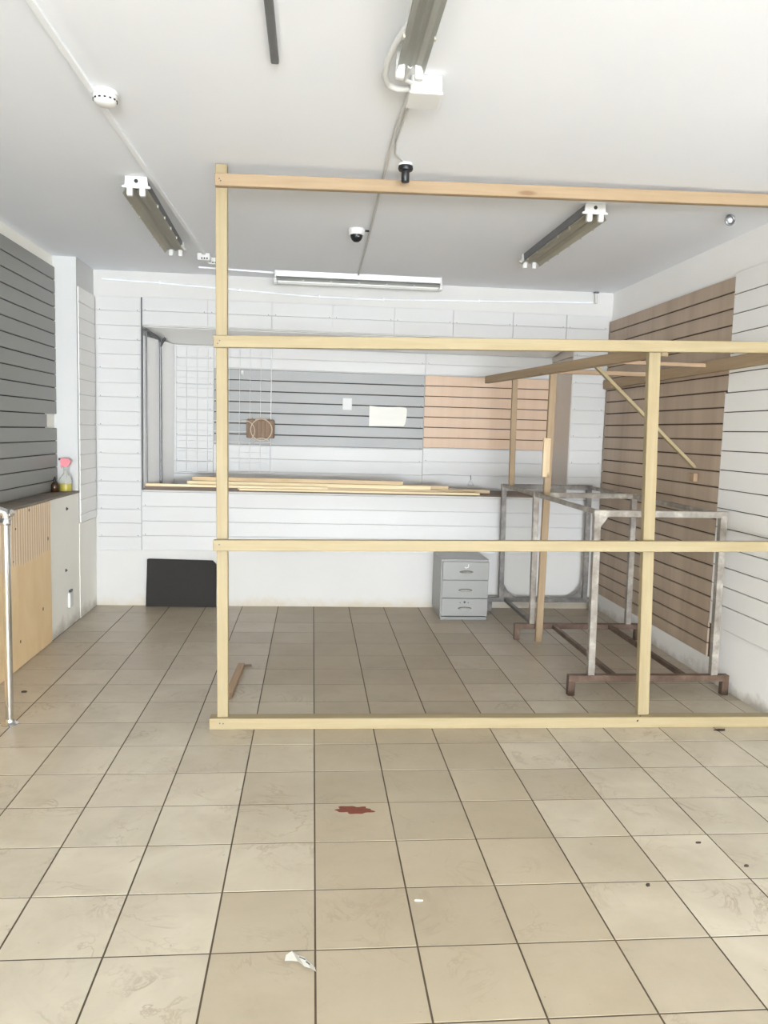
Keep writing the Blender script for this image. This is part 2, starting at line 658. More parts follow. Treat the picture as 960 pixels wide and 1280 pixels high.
def slat_panel(side, d, u0, u1, zs, mat, backmat, label, gap=0.006, group=None, ends=None, th=0.012, screws=True, name='slatwall_panel', backs=None):
    """d = coordinate of the slat faces, zs = slat boundaries from top to bottom, ends = {slat index: (u0,u1)}"""
    mk = FACE[side][1]
    nx, ny = NRM[side]
    um = (u0 + u1) / 2
    base = mk(um, d, zs[-1]).translation
    e = thing(name, label, 'slatwall panel', base, group)
    into = 1 if side != 'left' else -1
    # backing sheet seen in the grooves
    for (a, b, zt, zb) in (backs or [(u0, u1, zs[0], zs[-1])]):
        bk = slat_mesh(b - a - 0.004, zt - zb - 0.004, 0.007, backmat)
        put('backing', bk, None, e, mk((a + b) / 2, d + into * (th + 0.0036), (zt + zb) / 2))
    sb = bmesh.new()
    for k in range(len(zs) - 1):
        a, b = (ends or {}).get(k, (u0, u1))
        zt, zb = zs[k] - gap / 2, zs[k + 1] + gap / 2
        put('slat', slat_mesh(b - a, zt - zb, th, mat), None, e, mk((a + b) / 2, d + into * th / 2, (zt + zb) / 2))
        if screws and k % 2 == 0 and b - a > 0.15:
            for uq in (a + 0.03, b - 0.03):
                m4 = mk(uq, d, zs[k + 1] + gap / 2 + 0.008) @ Matrix.Rotation(math.pi / 2, 4, 'X')
                bmesh.ops.create_circle(sb, cap_ends=True, segments=8, radius=0.0042, matrix=m4 @ T(0, 0, 0.0006))
    if screws and sb.verts:
        so = put('screw_heads', sb, M['dark_metal'], e)
        so['kind'] = 'stuff'
    else:
        sb.free()
    return e


def steps(z0, z1, pitch):
    zs = [z0]
    while zs[-1] - pitch > z1 + 0.02:
        zs.append(zs[-1] - pitch)
    zs.append(z1)
    return zs


# left wall: grey panel, one slat broken short
zs = steps(2.912, 1.093, 0.1083)
slat_panel('left', -2.112, 1.2, 6.742, zs, M['slat_grey'], M['back_dark'],
           'mid grey slatwall covering the left wall above the ledge', 0.008,
           ends={11: (1.2, 6.50)}, screws=False,
           backs=[(1.2, 6.496, zs[0], zs[-1]), (6.496, 6.742, zs[0], zs[11] + 0.006), (6.496, 6.742, zs[12] - 0.006, zs[-1])])
slat_panel('left', -1.929, 6.758, 7.236, steps(2.772, 0.818, 0.1256), M['slat_white_right'], M['back_white'],
           'narrow white slatwall on the side of the left column', 0.005, th=0.006)

# back wall, around the recess
YS = 7.240
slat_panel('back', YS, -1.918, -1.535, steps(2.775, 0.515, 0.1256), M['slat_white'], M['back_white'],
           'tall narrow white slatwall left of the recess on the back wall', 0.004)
jx = [-1.530, -0.949, -0.383, 0.162, 0.721, 1.267, 1.827, 2.334, 2.740]
ordn = ['first', 'second', 'third', 'fourth', 'fifth', 'sixth', 'seventh', 'rightmost']
for k in range(8):
    zs = [2.782, 2.660, 2.538]
    slat_panel('back', YS, jx[k] + 0.002, jx[k + 1] - 0.002, zs, M['slat_white'], M['back_white'],
               ('white two-slat panel above the recess, %s from the left' % ordn[k]) if k < 7 else 'white two-slat panel above the recess, rightmost beside the brown panel',
               0.003, 'white panels above the recess')
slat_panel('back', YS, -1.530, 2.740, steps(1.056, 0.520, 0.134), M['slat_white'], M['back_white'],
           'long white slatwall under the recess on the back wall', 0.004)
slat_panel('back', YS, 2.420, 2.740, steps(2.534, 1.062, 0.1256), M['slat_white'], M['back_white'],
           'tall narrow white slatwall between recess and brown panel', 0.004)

# inside the recess
YR = 7.912
slat_panel('back', YR, -1.364, -0.980, steps(2.446, 1.072, 0.1256), M['slat_white'], M['back_white'],
           'white slatwall at the left end inside the recess', 0.004)
slat_panel('back', YR, -0.976, 1.116, [2.446, 2.340, 2.236], M['slat_white'], M['back_white'],
           'white slatwall inside the recess directly above the grey panel', 0.003)
slat_panel('back', YR, 1.120, 2.424, [2.446, 2.340, 2.238], M['slat_white'], M['back_white'],
           'white slatwall inside the recess directly above the tan panel', 0.003)
slat_panel('back', YR, -0.976, 1.116, steps(2.230, 1.486, 0.1063), M['slat_grey_light'], M['back_dark'],
           'light grey slatwall in the middle of the recess', 0.010)
slat_panel('back', YR, 1.120, 2.424, steps(2.232, 1.504, 0.1040), M['veneer_tan'], M['back_brown'],
           'tan wood slatwall at the right end of the recess', 0.008, screws=False)
slat_panel('back', YR, -0.976, 1.116, steps(1.482, 1.072, 0.1300), M['slat_white'], M['back_white'],
           'white slatwall inside the recess directly below the grey panel', 0.004)
slat_panel('back', YR, 1.120, 2.424, steps(1.500, 1.072, 0.1340), M['slat_white'], M['back_white'],
           'white slatwall inside the recess directly below the tan panel', 0.004)
e = thing('reveal_board', 'added white board brightening the left side of the recess', 'board', (REC_X0 + 0.006, 7.58, 1.07))
bar('board', (REC_X0 + 0.006, 7.268, 1.765), (-1.366, 7.900, 1.765), 0.007, 1.362, M['reveal'], e)  # very white board added so the dim recess side looks better lit
e = thing('added_soffit_board', 'added white board brightening the underside of the recess head', 'board', (0.45, 7.58, 2.46))
bar('board', (0.450, 7.266, 2.524), (0.450, 7.902, 2.452), 3.930, 0.006, M['reveal'], e)  # added board, tilted and very white to lift the dark recess head
e = thing('reveal_board', 'taupe board lining the right side of the recess', 'board', (REC_X1 - 0.009, 7.58, 1.07))
wbox('board', REC_X1 - 0.016, REC_X1 - 0.002, 7.255, 7.900, 1.072, 2.395, M['taupe'], e)
wbox('board', REC_X1 - 0.016, REC_X1 - 0.002, 7.255, 7.900, 2.403, 2.450, M['taupe'], e)

# right wall
XS = 2.745
zb = [2.736] + [2.633 - 0.1078 * k for k in range(23)]
zb = [z for z in zb if z > 0.22] + [0.165]
ends = {k: ((5.045 if zb[k + 1] > 1.98 else 5.075), 7.236) for k in range(len(zb) - 1)}
slat_panel('right', XS, 5.045, 7.236, zb, M['veneer_brown'], M['back_brown'],
           'tall brown wood slatwall at the far end of the right wall', 0.010, ends=ends, screws=False)
zw = [2.755, 2.613, 2.486] + [2.360 - 0.1285 * k for k in range(16)]
zw = [z for z in zw if z > 0.44] + [0.405]
ends = {k: (3.0, (5.036 if zw[k] > 2.0 else 5.066)) for k in range(len(zw) - 1)}
slat_panel('right', XS, 3.0, 5.036, zw, M['slat_white_right'], M['back_dark'],
           'large white slatwall on the right wall nearest the front', 0.006, ends=ends, screws=False)

# ------------------------------------------------------------------ plywood and fittings on the low wall
e = thing('plywood_sheet', 'tan plywood sheet with combed glue ribs facing the left half wall', 'plywood', (-1.938, 4.6, 0))
bm = bmesh.new()
add_box(bm, -1.943, -1.932, 3.20, 5.992, 0.004, 1.072)
put('sheet', bm, M['plywood'], e)
sb = bmesh.new()
for y, z in ((5.2, 0.80), (5.25, 0.74), (5.93, 0.80), (5.3, 0.95), (5.55, 1.05), (5.8, 0.30), (5.35, 0.18)):
    bmesh.ops.create_circle(sb, cap_ends=True, segments=8, radius=0.010, matrix=T(-1.9312, y, z) @ Matrix.Rotation(math.pi / 2, 4, 'Y') @ Matrix.Scale(R.uniform(0.5, 1.8), 4, (1, 0, 0)))
put('nail_holes', sb, M['rust_chip'], e)['kind'] = 'stuff'

e = thing('wall_socket', 'small white loose socket plate low on the left half wall', 'socket', (-1.94, 6.46, 0.16))
wbox('plate', -1.945, -1.925, 6.425, 6.505, 0.165, 0.285, M['white_plastic'], e, 0.004, 2)
wbox('clip', -1.945, -1.930, 6.45, 6.51, 0.290, 0.305, M['dark_metal'], e)
for z, y, lb in ((0.971, 6.421, 'upper dark metal wall bolt on the left white half wall'), (0.480, 6.38, 'lower dark metal wall bolt on the left white half wall')):
    o = lathe('wall_bolt', [(0.014, 0), (0.014, 0.004), (0.006, 0.006), (0.006, 0.012)], (-1.945, y, z), M['dark_metal'], None, 10, Matrix.Rotation(math.pi / 2, 4, 'Y'))
    tag(o, lb, 'bolt', 'wall bolts on the half wall')

# ------------------------------------------------------------------ spray bottle, brown bottle
bx, by, bz = -2.022, 6.665, 1.09
e = thing('spray_bottle', 'clear spray bottle with yellow liquid and pink trigger on ledge', 'bottle', (bx, by, bz))
lathe('body', [(0.044, 0.0), (0.050, 0.006), (0.050, 0.085), (0.046, 0.11), (0.026, 0.135), (0.017, 0.150), (0.015, 0.178)], (bx, by, bz + 0.001), M['clear'], e)
lathe('liquid', [(0.046, 0.0), (0.047, 0.004), (0.047, 0.060), (0.0, 0.060)], (bx, by, bz + 0.004), M['yellow'], e)
lathe('dip_tube', [(0.003, 0), (0.003, 0.15)], (bx, by, bz + 0.02), M['white_plastic'], e, 6)
lathe('collar', [(0.018, 0.0), (0.018, 0.024), (0.012, 0.030)], (bx, by, bz + 0.178), M['clear'], e)
hd = put('spray_head', prism_bm([(-0.042, 0.255), (-0.030, 0.225), (-0.012, 0.205), (0.016, 0.205), (0.034, 0.222), (0.044, 0.250), (0.026, 0.272), (-0.030, 0.276)], -0.014, 0.014), M['pink'], e, T(bx, by, bz))
put('trigger', prism_bm([(-0.030, 0.240), (-0.038, 0.205), (-0.028, 0.190), (-0.023, 0.206), (-0.018, 0.238)], -0.007, 0.007), M['pink'], e, T(bx, by, bz))
put('nozzle', lathe_bm([(0.009, 0), (0.009, 0.018)], 10), M['dark_metal'], e, T(bx - 0.036, by, bz + 0.264) @ Matrix.Rotation(-math.pi / 2, 4, 'Y'))
bx2, by2 = -2.082, 6.58
e = thing('brown_bottle', 'small dark brown bottle with pointed cap beside the spray bottle', 'bottle', (bx2, by2, bz))
lathe('body', [(0.026, 0), (0.030, 0.004), (0.030, 0.055), (0.022, 0.072), (0.011, 0.082)], (bx2, by2, bz + 0.001), M['brown_glass'], e)
lathe('cap', [(0.012, 0), (0.012, 0.020), (0.006, 0.034), (0.004, 0.042)], (bx2, by2, bz + 0.083), M['black'], e, 12)

# ------------------------------------------------------------------ chrome barrier post
e = thing('chrome_post', 'chrome barrier post with elbow rail at the left edge', 'barrier post', (-1.625, 4.32, 0))
lathe('tube', [(0.021, 0.012), (0.021, 1.10)], (-1.625, 4.32, 0), M['chrome'], e, 24)
lathe('base_flange', [(0.045, 0.0), (0.045, 0.006), (0.026, 0.016), (0.022, 0.030)], (-1.625, 4.32, 0), M['chrome'], e, 24)
lathe('collar', [(0.027, 1.10), (0.029, 1.105), (0.029, 1.135), (0.024, 1.14)], (-1.625, 4.32, 0), M['chrome'], e, 24)
tube('elbow', [(-1.625, 4.32, 1.13), (-1.625, 4.318, 1.155), (-1.632, 4.315, 1.170), (-1.65, 4.305, 1.178), (-1.68, 4.29, 1.180)], 0.024, M['chrome'], e, 14)
tube('hand_rail', [(-1.67, 4.295, 1.180), (-1.92, 4.17, 1.180)], 0.020, M['chrome'], e, 14)
lathe('end_ball', [(0.0, -0.022), (0.015, -0.016), (0.022, 0.0), (0.015, 0.016), (0.0, 0.022)], (-1.598, 4.322, 1.165), M['chrome'], e, 14)

# ------------------------------------------------------------------ foreground timber frame
FY = 4.215      # face of the rails
e = thing('timber_partition', 'tall pale pine stud frame standing open across the shop', 'frame', (1.0, 4.25, 0))
def stud(p0, p1, wx, wy, parent, mat, name='post'):
    return bar(name, p0, p1, wy, wx, mat, parent, up=(1, 0, 0), bev=0.003)
stud((-0.466, 4.262, 0.062), (-0.493, 4.262, 2.997), 0.060, 0.045, e, M['pine'])
stud((1.940, 4.262, 0.062), (1.874, 4.262, 2.185), 0.066, 0.045, e, M['pine'])
bar('top_rail', (-0.520, 4.216, 2.907), (2.735, 4.196, 2.962), 0.040, 0.062, M['pine_old'], e, bev=0.003)
bar('middle_rail', (-0.523, 4.216, 2.096), (2.735, 4.200, 2.182), 0.040, 0.062, M['pine'], e, bev=0.003)
bar('lower_rail', (-0.518, 4.216, 1.024), (2.735, 4.200, 1.066), 0.040, 0.060, M['pine'], e, bev=0.003)
bar('bottom_plate', (-0.536, 4.255, 0.031), (2.735, 4.230, 0.031), 0.075, 0.062, M['pine'], e, bev=0.003)
sb = bmesh.new()
for x, z in ((-0.497, 2.91), (-0.490, 2.90), (-0.49, 2.10), (-0.50, 2.085), (-0.485, 1.03), (-0.46, 0.034), (-0.478, 0.036)):
    bmesh.ops.create_circle(sb, cap_ends=True, segments=8, radius=0.004, matrix=T(x, 4.1945 if z > 0.2 else 4.2165, z) @ Matrix.Rotation(math.pi / 2, 4, 'X'))
put('nail_heads', sb, M['dark_metal'], e)['kind'] = 'stuff'
bar('bent_nail', (1.915, 4.222, 0.063), (1.885, 4.195, 0.040), 0.007, 0.007, M['rust_chip'], e, bev=0.001)

# ------------------------------------------------------------------ rear timber frame tied to it
e = thing('timber_shelving', 'older rough timber frame of long beam and two posts behind', 'frame', (1.9, 6.0, 0))
bar('beam', (1.600, 7.22, 2.158), (1.955, 4.29, 2.150), 0.045, 0.066, M['pine_old'], e, bev=0.003)
stud((1.802, 6.95, 1.204), (1.792, 6.95, 2.150), 0.048, 0.036, e, M['pine_old'])
stud((1.846, 6.045, 0.002), (1.862, 6.045, 2.185), 0.054, 0.036, e, M['pine_old'])
bar('splice', (1.826, 6.010, 1.335), (1.828, 6.010, 1.640), 0.030, 0.056, M['batten'], e, up=(1, 0, 0))
bar('crosspiece', (1.890, 6.05, 2.160), (2.709, 6.05, 2.160), 0.030, 0.034, M['pine_dark'], e)
bar('crosspiece', (1.880, 5.30, 2.178), (2.709, 5.30, 2.172), 0.030, 0.026, M['pine_dark'], e)
bar('wall_plank', (2.726, 7.225, 2.150), (2.726, 4.245, 2.168), 0.034, 0.082, M['pine_old'], e)
bar('brace', (1.888, 5.34, 2.195), (2.720, 5.37, 1.462), 0.022, 0.036, M['pine'], e, up=(0, 1, 0))
bar('wall_block', (2.728, 5.395, 1.36), (2.728, 5.395, 1.42), 0.030, 0.07, M['pine_dark'], e, up=(0, 1, 0))

# ------------------------------------------------------------------ steel rack
e = thing('steel_rack', 'bare welded steel rack of three linked frames on feet', 'rack', (2.2, 6.0, 0))


def rack_frame(y, xl, xr, fl, fr, mleg, mbase, tz):
    bar('leg', (xl + 0.004, y, 0.134), (xl - 0.010, y, tz), 0.042, 0.044, mleg, e, up=(1, 0, 0))
    bar('leg', (xr + 0.004, y, 0.134), (xr - 0.006, y, tz), 0.042, 0.044, mleg, e, up=(1, 0, 0))
    bar('top_bar', (xl - 0.035, y, tz + 0.0), (xr + 0.020, y, tz + 0.004), 0.040, 0.042, mleg, e)
    bar('base_bar', (fl, y, 0.113), (fr, y, 0.113), 0.045, 0.042, mbase, e)
    bar('foot', (fl + 0.022, y, 0.0), (fl + 0.022, y, 0.092), 0.045, 0.045, mbase, e, up=(1, 0, 0))
    bar('foot', (fr - 0.022, y, 0.0), (fr - 0.022, y, 0.092), 0.045, 0.045, mbase, e, up=(1, 0, 0))


rack_frame(4.770, 1.806, 2.632, 1.662, 2.738, M['rack'], M['rust'], 1.180)
rack_frame(6.120, 1.802, 2.610, 1.662, 2.720, M['rack'], M['rust'], 1.185)
rack_frame(7.130, 1.790, 2.600, 1.664, 2.700, M['rack_dark'], M['rack_dark'], 1.182)
for x in (1.796, 2.605):
    bar('top_rail', (x, 4.795, 1.186), (x - 0.01, 7.105, 1.188), 0.030, 0.030, M['rack'], e)
bar('base_rail', (1.835, 6.145, 0.113), (1.835, 7.105, 0.113), 0.030, 0.032, M['rack_dark'], e)
for x in (1.985, 2.455):
    bar('base_rail', (x, 4.795, 0.113), (x, 6.095, 0.113), 0.030, 0.032, M['rust'], e)
for x, sx in ((1.815, 1), (2.575, -1)):
    bm = prism_bm([(0, 0), (0.13 * sx, 0), (0.05 * sx, 0.045), (0.0, 0.13)], -0.004, 0.004)
    put('gusset', bm, M['rack_dark'], e, T(x, 7.13, 0.134))
put('gusset', prism_bm([(0, 0), (0.05, 0), (0, -0.07)], -0.004, 0.004), M['rack'], e, T(1.820, 4.77, 1.158))

# ------------------------------------------------------------------ drawer cabinet
cx0, cx1, cy0, cy1, ch = 1.157, 1.585, 6.772, 7.235, 0.545
e = thing('drawer_cabinet', 'grey metal three-drawer cabinet against the back wall', 'cabinet', ((cx0 + cx1) / 2, (cy0 + cy1) / 2, 0))
bm = bmesh.new()
add_box(bm, cx0, cx0 + 0.016, cy0, cy1, 0.03, ch)
add_box(bm, cx1 - 0.016, cx1, cy0, cy1, 0.03, ch)
add_box(bm, cx0 + 0.016, cx1 - 0.016, cy0, cy1, ch - 0.016, ch)
add_box(bm, cx0 + 0.016, cx1 - 0.016, cy0 + 0.02, cy1, 0.03, ch - 0.016)
put('body', bm, M['cab'], e)
wbox('plinth', cx0 + 0.004, cx1 - 0.004, cy0 - 0.004, cy1 - 0.02, 0.0, 0.028, M['cab'], e, 0.002)
zd = [0.531, 0.364, 0.199, 0.036]
for k in range(3):
    zt, zbm = zd[k] - 0.002, zd[k + 1] + 0.002
    out = 0.028 if k == 0 else 0.018
    dz = wbox('drawer', cx0 + 0.010, cx1 - 0.004, cy0 - out, cy0 + 0.015, zbm, zt, M['cab'], e, 0.003)
    hx, hz, hy = (cx0 + cx1) / 2 + 0.006, (zt + zbm) / 2 - 0.008, cy0 - out
    # recessed lens-shaped pull: dark cup and a bright lip
    n = 16
    lens = [(0.062 * math.cos(math.pi * k2 / n), 0.013 * math.sin(math.pi * k2 / n)) for k2 in range(n + 1)]
    lens += [(-0.062 * math.cos(math.pi * k2 / n), -0.013 * math.sin(math.pi * k2 / n)) for k2 in range(1, n)]
    put('handle_recess', prism_bm(lens, -0.0015, 0.004), M['cab_dark'], dz, T(hx, hy, hz))
    lens2 = [(x * 0.86, z * 0.72 - 0.002) for x, z in lens]
    put('handle', prism_bm(lens2, -0.008, 0.0), M['chrome'], dz, T(hx, hy - 0.001, hz))['label'] = 'chrome lens-shaped drawer pull'
    if k == 0:
        pts = [(0.012, 0, 0.030), (0.016, 0, 0.018), (0.012, 0, 0.004), (0.0, 0, -0.004), (-0.012, 0, -0.003), (-0.018, 0, 0.004)]
        put('white_hook_mark', tube_bm(pts, 0.0036, 6), M['paper'], dz, T(hx + 0.004, hy - 0.002, hz + 0.040))['label'] = 'white curved hook mark on top drawer'
    if k == 2:
        put('lock', lathe_bm([(0.009, 0), (0.009, 0.006)], 12), M['black'], dz, T(hx - 0.004, hy, hz + 0.056) @ Matrix.Rotation(math.pi / 2, 4, 'X'))['label'] = 'round black drawer lock'
        for sx in (-0.044, 0.030):
            put('screw', lathe_bm([(0.0045, 0), (0.0045, 0.003)], 8), M['cab_dark'], dz, T(hx + sx, hy, hz + 0.050) @ Matrix.Rotation(math.pi / 2, 4, 'X'))

# ------------------------------------------------------------------ black board leaning low on the back wall
o = put('black_board', prism_bm([(-1.492, 0.002), (-0.858, 0.002), (-0.858, 0.395), (-0.893, 0.432), (-1.470, 0.442), (-1.484, 0.436)], -0.010, 0.0), M['board_black'], None,
        T(0, 7.215, 0) @ Matrix.Rotation(math.radians(-3), 4, 'X'))
tag(o, 'black rectangular board with cut corner leaning against the back wall', 'board')

# ------------------------------------------------------------------ recess: sill, battens, wire panel, basket, papers
o = put('sill_board', box(-1.98, 1.98, -0.320, 0.320, -0.006, 0.006), M['board_dark'], None, T(0.452, 7.585, 1.0755))
tag(o, 'dark brown board lining the sill of the recess', 'board')
ZS = 1.082
bats = [  # (x0,y0,z0) - (x1,y1,z1), width, height, material, label
    ((-1.505, 7.256, 1.093), (-0.68, 7.256, 1.093), 0.030, 0.022, 'board_dark', 'dark brown strip at the left front edge of the recess sill'),  # dark strip directly below the pale batten
    ((-1.500, 7.254, 1.117), (0.15, 7.254, 1.117), 0.034, 0.024, 'batten_pale', 'pale batten along the recess front edge, starting at the steel post'),
    ((-0.66, 7.262, 1.092), (1.58, 7.268, 1.092), 0.040, 0.020, 'batten_pale', 'thin pale lath lying lowest along the front of the recess sill'),
    ((-1.16, 7.325, 1.101), (1.20, 7.325, 1.101), 0.048, 0.036, 'batten', 'lowest tan batten right behind the thin pale lath'),
    ((-1.18, 7.390, 1.101), (1.45, 7.390, 1.101), 0.050, 0.036, 'batten', 'lowest tan batten, second row behind the thin pale lath'),
    ((-1.10, 7.475, 1.099), (-0.62, 7.475, 1.099), 0.050, 0.036, 'pine_dark', 'short weathered offcut under the slanting batten on the sill'),
    ((-0.90, 7.560, 1.101), (0.95, 7.560, 1.101), 0.050, 0.036, 'batten_pale', 'pale batten lying deepest in the recess, at the back of the stack'),
    ((-1.14, 7.340, 1.138), (1.12, 7.330, 1.138), 0.050, 0.036, 'batten_pale', 'pale batten of the second layer at the front of the stack'),
    ((-1.12, 7.410, 1.138), (1.30, 7.400, 1.138), 0.050, 0.036, 'batten', 'tan batten of the second layer under the topmost one'),
    ((-1.12, 7.490, 1.144), (1.72, 7.470, 1.101), 0.050, 0.034, 'batten', 'longest batten of the stack, sloping down to the recess right end'),
    ((-1.10, 7.385, 1.176), (0.86, 7.355, 1.176), 0.056, 0.036, 'batten', 'topmost tan batten of the stack on the recess sill'),
    ((-1.13, 7.560, 1.139), (-0.25, 7.570, 1.139), 0.050, 0.036, 'pine_dark', 'short weathered batten at the back left of the stack'),
]
for p0, p1, wy, wz, mt, lb in bats:
    o = bar('batten', p0, p1, wy, wz, M[mt], None, bev=0.002)
    tag(o, lb, 'batten', 'battens stacked on the recess sill')

e = thing('bent_steel_pipe', 'dark bent steel pipe frame at the left end of the recess', 'pipe frame', (-1.52, 7.25, 1.082))
bar('front_post', (-1.520, 7.224, 1.069), (-1.522, 7.224, 2.515), 0.020, 0.013, M['dark_metal'], e, up=(1, 0, 0))
bar('upper_strip', (-1.526, 7.231, 2.515), (-1.526, 7.231, 2.775), 0.010, 0.010, M['dark_metal'], e, up=(1, 0, 0))
tube('inner_rod', [(-1.494, 7.290, 1.084), (-1.498, 7.290, 2.490)], 0.007, M['grey_metal'], e, 8)
tube('bent_pipe', [(-1.500, 7.225, 2.505), (-1.470, 7.38, 2.482), (-1.440, 7.50, 2.462), (-1.430, 7.535, 2.448), (-1.425, 7.550, 2.42), (-1.424, 7.555, 2.36), (-1.420, 7.555, 1.084)], 0.012, M['grey_metal'], e, 10)
tube('stub', [(-1.424, 7.553, 2.380), (-1.400, 7.54, 2.425), (-1.375, 7.53, 2.462)], 0.011, M['dark_metal'], e, 8)

# wire grid panel
gx0, gx1, gz0, gz1, gy = -1.340, -0.415, 1.205, 2.436, 7.886
e = thing('wire_grid', 'thin white wire display grid hung inside the recess', 'wire grid', ((gx0 + gx1) / 2, gy, gz0))
fr = bmesh.new()
for a, b in (((gx0, gz0), (gx0, gz1)), ((gx1, gz0), (gx1, gz1)), ((gx0, gz0), (gx1, gz0)), ((gx0, gz1), (gx1, gz1))):
    tube_bm([(a[0], gy, a[1]), (b[0], gy, b[1])], 0.0042, 6, True, fr)
put('rim', fr, M['wire_white'], e)
ms = bmesh.new()
nv, nh = 9, 12
for k in range(1, nv):
    x = gx0 + (gx1 - gx0) * k / nv
    tube_bm([(x, gy - 0.004, gz0), (x, gy - 0.004, gz1)], 0.0020, 5, True, ms)
for k in range(1, nh):
    z = gz0 + (gz1 - gz0) * k / nh
    tube_bm([(gx0, gy + 0.001, z), (gx1, gy + 0.001, z)], 0.0018, 5, True, ms)
put('wire_mesh', ms, M['wire_white'], e)['kind'] = 'stuff'

# brown woven basket in wire hoops hanging on the grid
kx, ky, kz = -0.505, 7.835, 1.545
e = thing('woven_basket', 'small brown woven basket with cream wire hoops on the grid', 'basket', (kx, ky, kz))
bm = box(-0.142, 0.128, -0.038, 0.038, 0.012, 0.195, 0.012, 2)
put('body', bm, M['weave'], e, T(kx, ky, kz))
rb = bmesh.new()
for k in range(7):
    x = -0.125 + 0.040 * k
    tube_bm([(x, -0.042, 0.012), (x + 0.004, -0.043, 0.10), (x, -0.042, 0.200 + 0.010 * (k % 2))], 0.004, 5, True, rb)
put('stakes', rb, M['weave'], e, T(kx, ky, kz))['kind'] = 'stuff'
put('hoop', torus_bm(0.104, 0.0042), M['wire_cream'], e, T(kx + 0.004, ky - 0.049, kz + 0.095))
put('hoop', torus_bm(0.100, 0.0036, 20, 6, math.radians(-60), math.radians(110)), M['wire_cream'], e, T(kx - 0.160, ky - 0.049, kz + 0.080))
put('hoop', torus_bm(0.090, 0.0036, 20, 6, math.radians(30), math.radians(150)), M['wire_cream'], e, T(kx + 0.010, ky - 0.054, kz - 0.075))
put('hoop', torus_bm(0.070, 0.0036, 20, 6, math.radians(40), math.radians(140)), M['wire_cream'], e, T(kx + 0.000, ky - 0.049, kz + 0.145))

o = wbox('switch_plate', 0.292, 0.386, 7.896, 7.910, 1.858, 1.980, M['slat_white'], None, 0.003)
tag(o, 'small white blank plate on the light grey slatwall', 'plate')
ol = [(0.563, 1.706), (0.70, 1.711), (0.82, 1.713), (0.912, 1.714), (0.928, 1.735), (0.938, 1.79), (0.943, 1.86), (0.941, 1.893), (0.92, 1.904), (0.86, 1.906), (0.76, 1.900), (0.65, 1.903), (0.563, 1.910)]
bm = prism_bm(ol, 7.9085, 7.9105)
tag(put('paper_sheet', bm, M['paper']), 'blank white paper sheet curling on the light grey slatwall', 'paper')

e = thing('hook', 'small white plastic hook at the top left of the grey slatwall', 'hook', (-0.70, 7.90, 2.16))
wbox('plate', -0.712, -0.688, 7.898, 7.910, 2.168, 2.215, M['white_plastic'], e, 0.003)
tube('arm', [(-0.70, 7.900, 2.185), (-0.70, 7.876, 2.172), (-0.70, 7.862, 2.178), (-0.70, 7.858, 2.196)], 0.005, M['white_plastic'], e, 8)
e = thing('wire_hanger', 'tiny grey wire hook hanging low inside the recess at right', 'hook', (1.62, 7.90, 1.13))
tube('hook', [(1.620, 7.905, 1.215), (1.620, 7.900, 1.235), (1.622, 7.899, 1.20), (1.622, 7.898, 1.185)], 0.0035, M['dark_metal'], e, 6)
tube('triangle', [(1.622, 7.898, 1.188), (1.590, 7.897, 1.135), (1.655, 7.897, 1.135), (1.622, 7.898, 1.188)], 0.004, M['grey_cable'], e, 6)

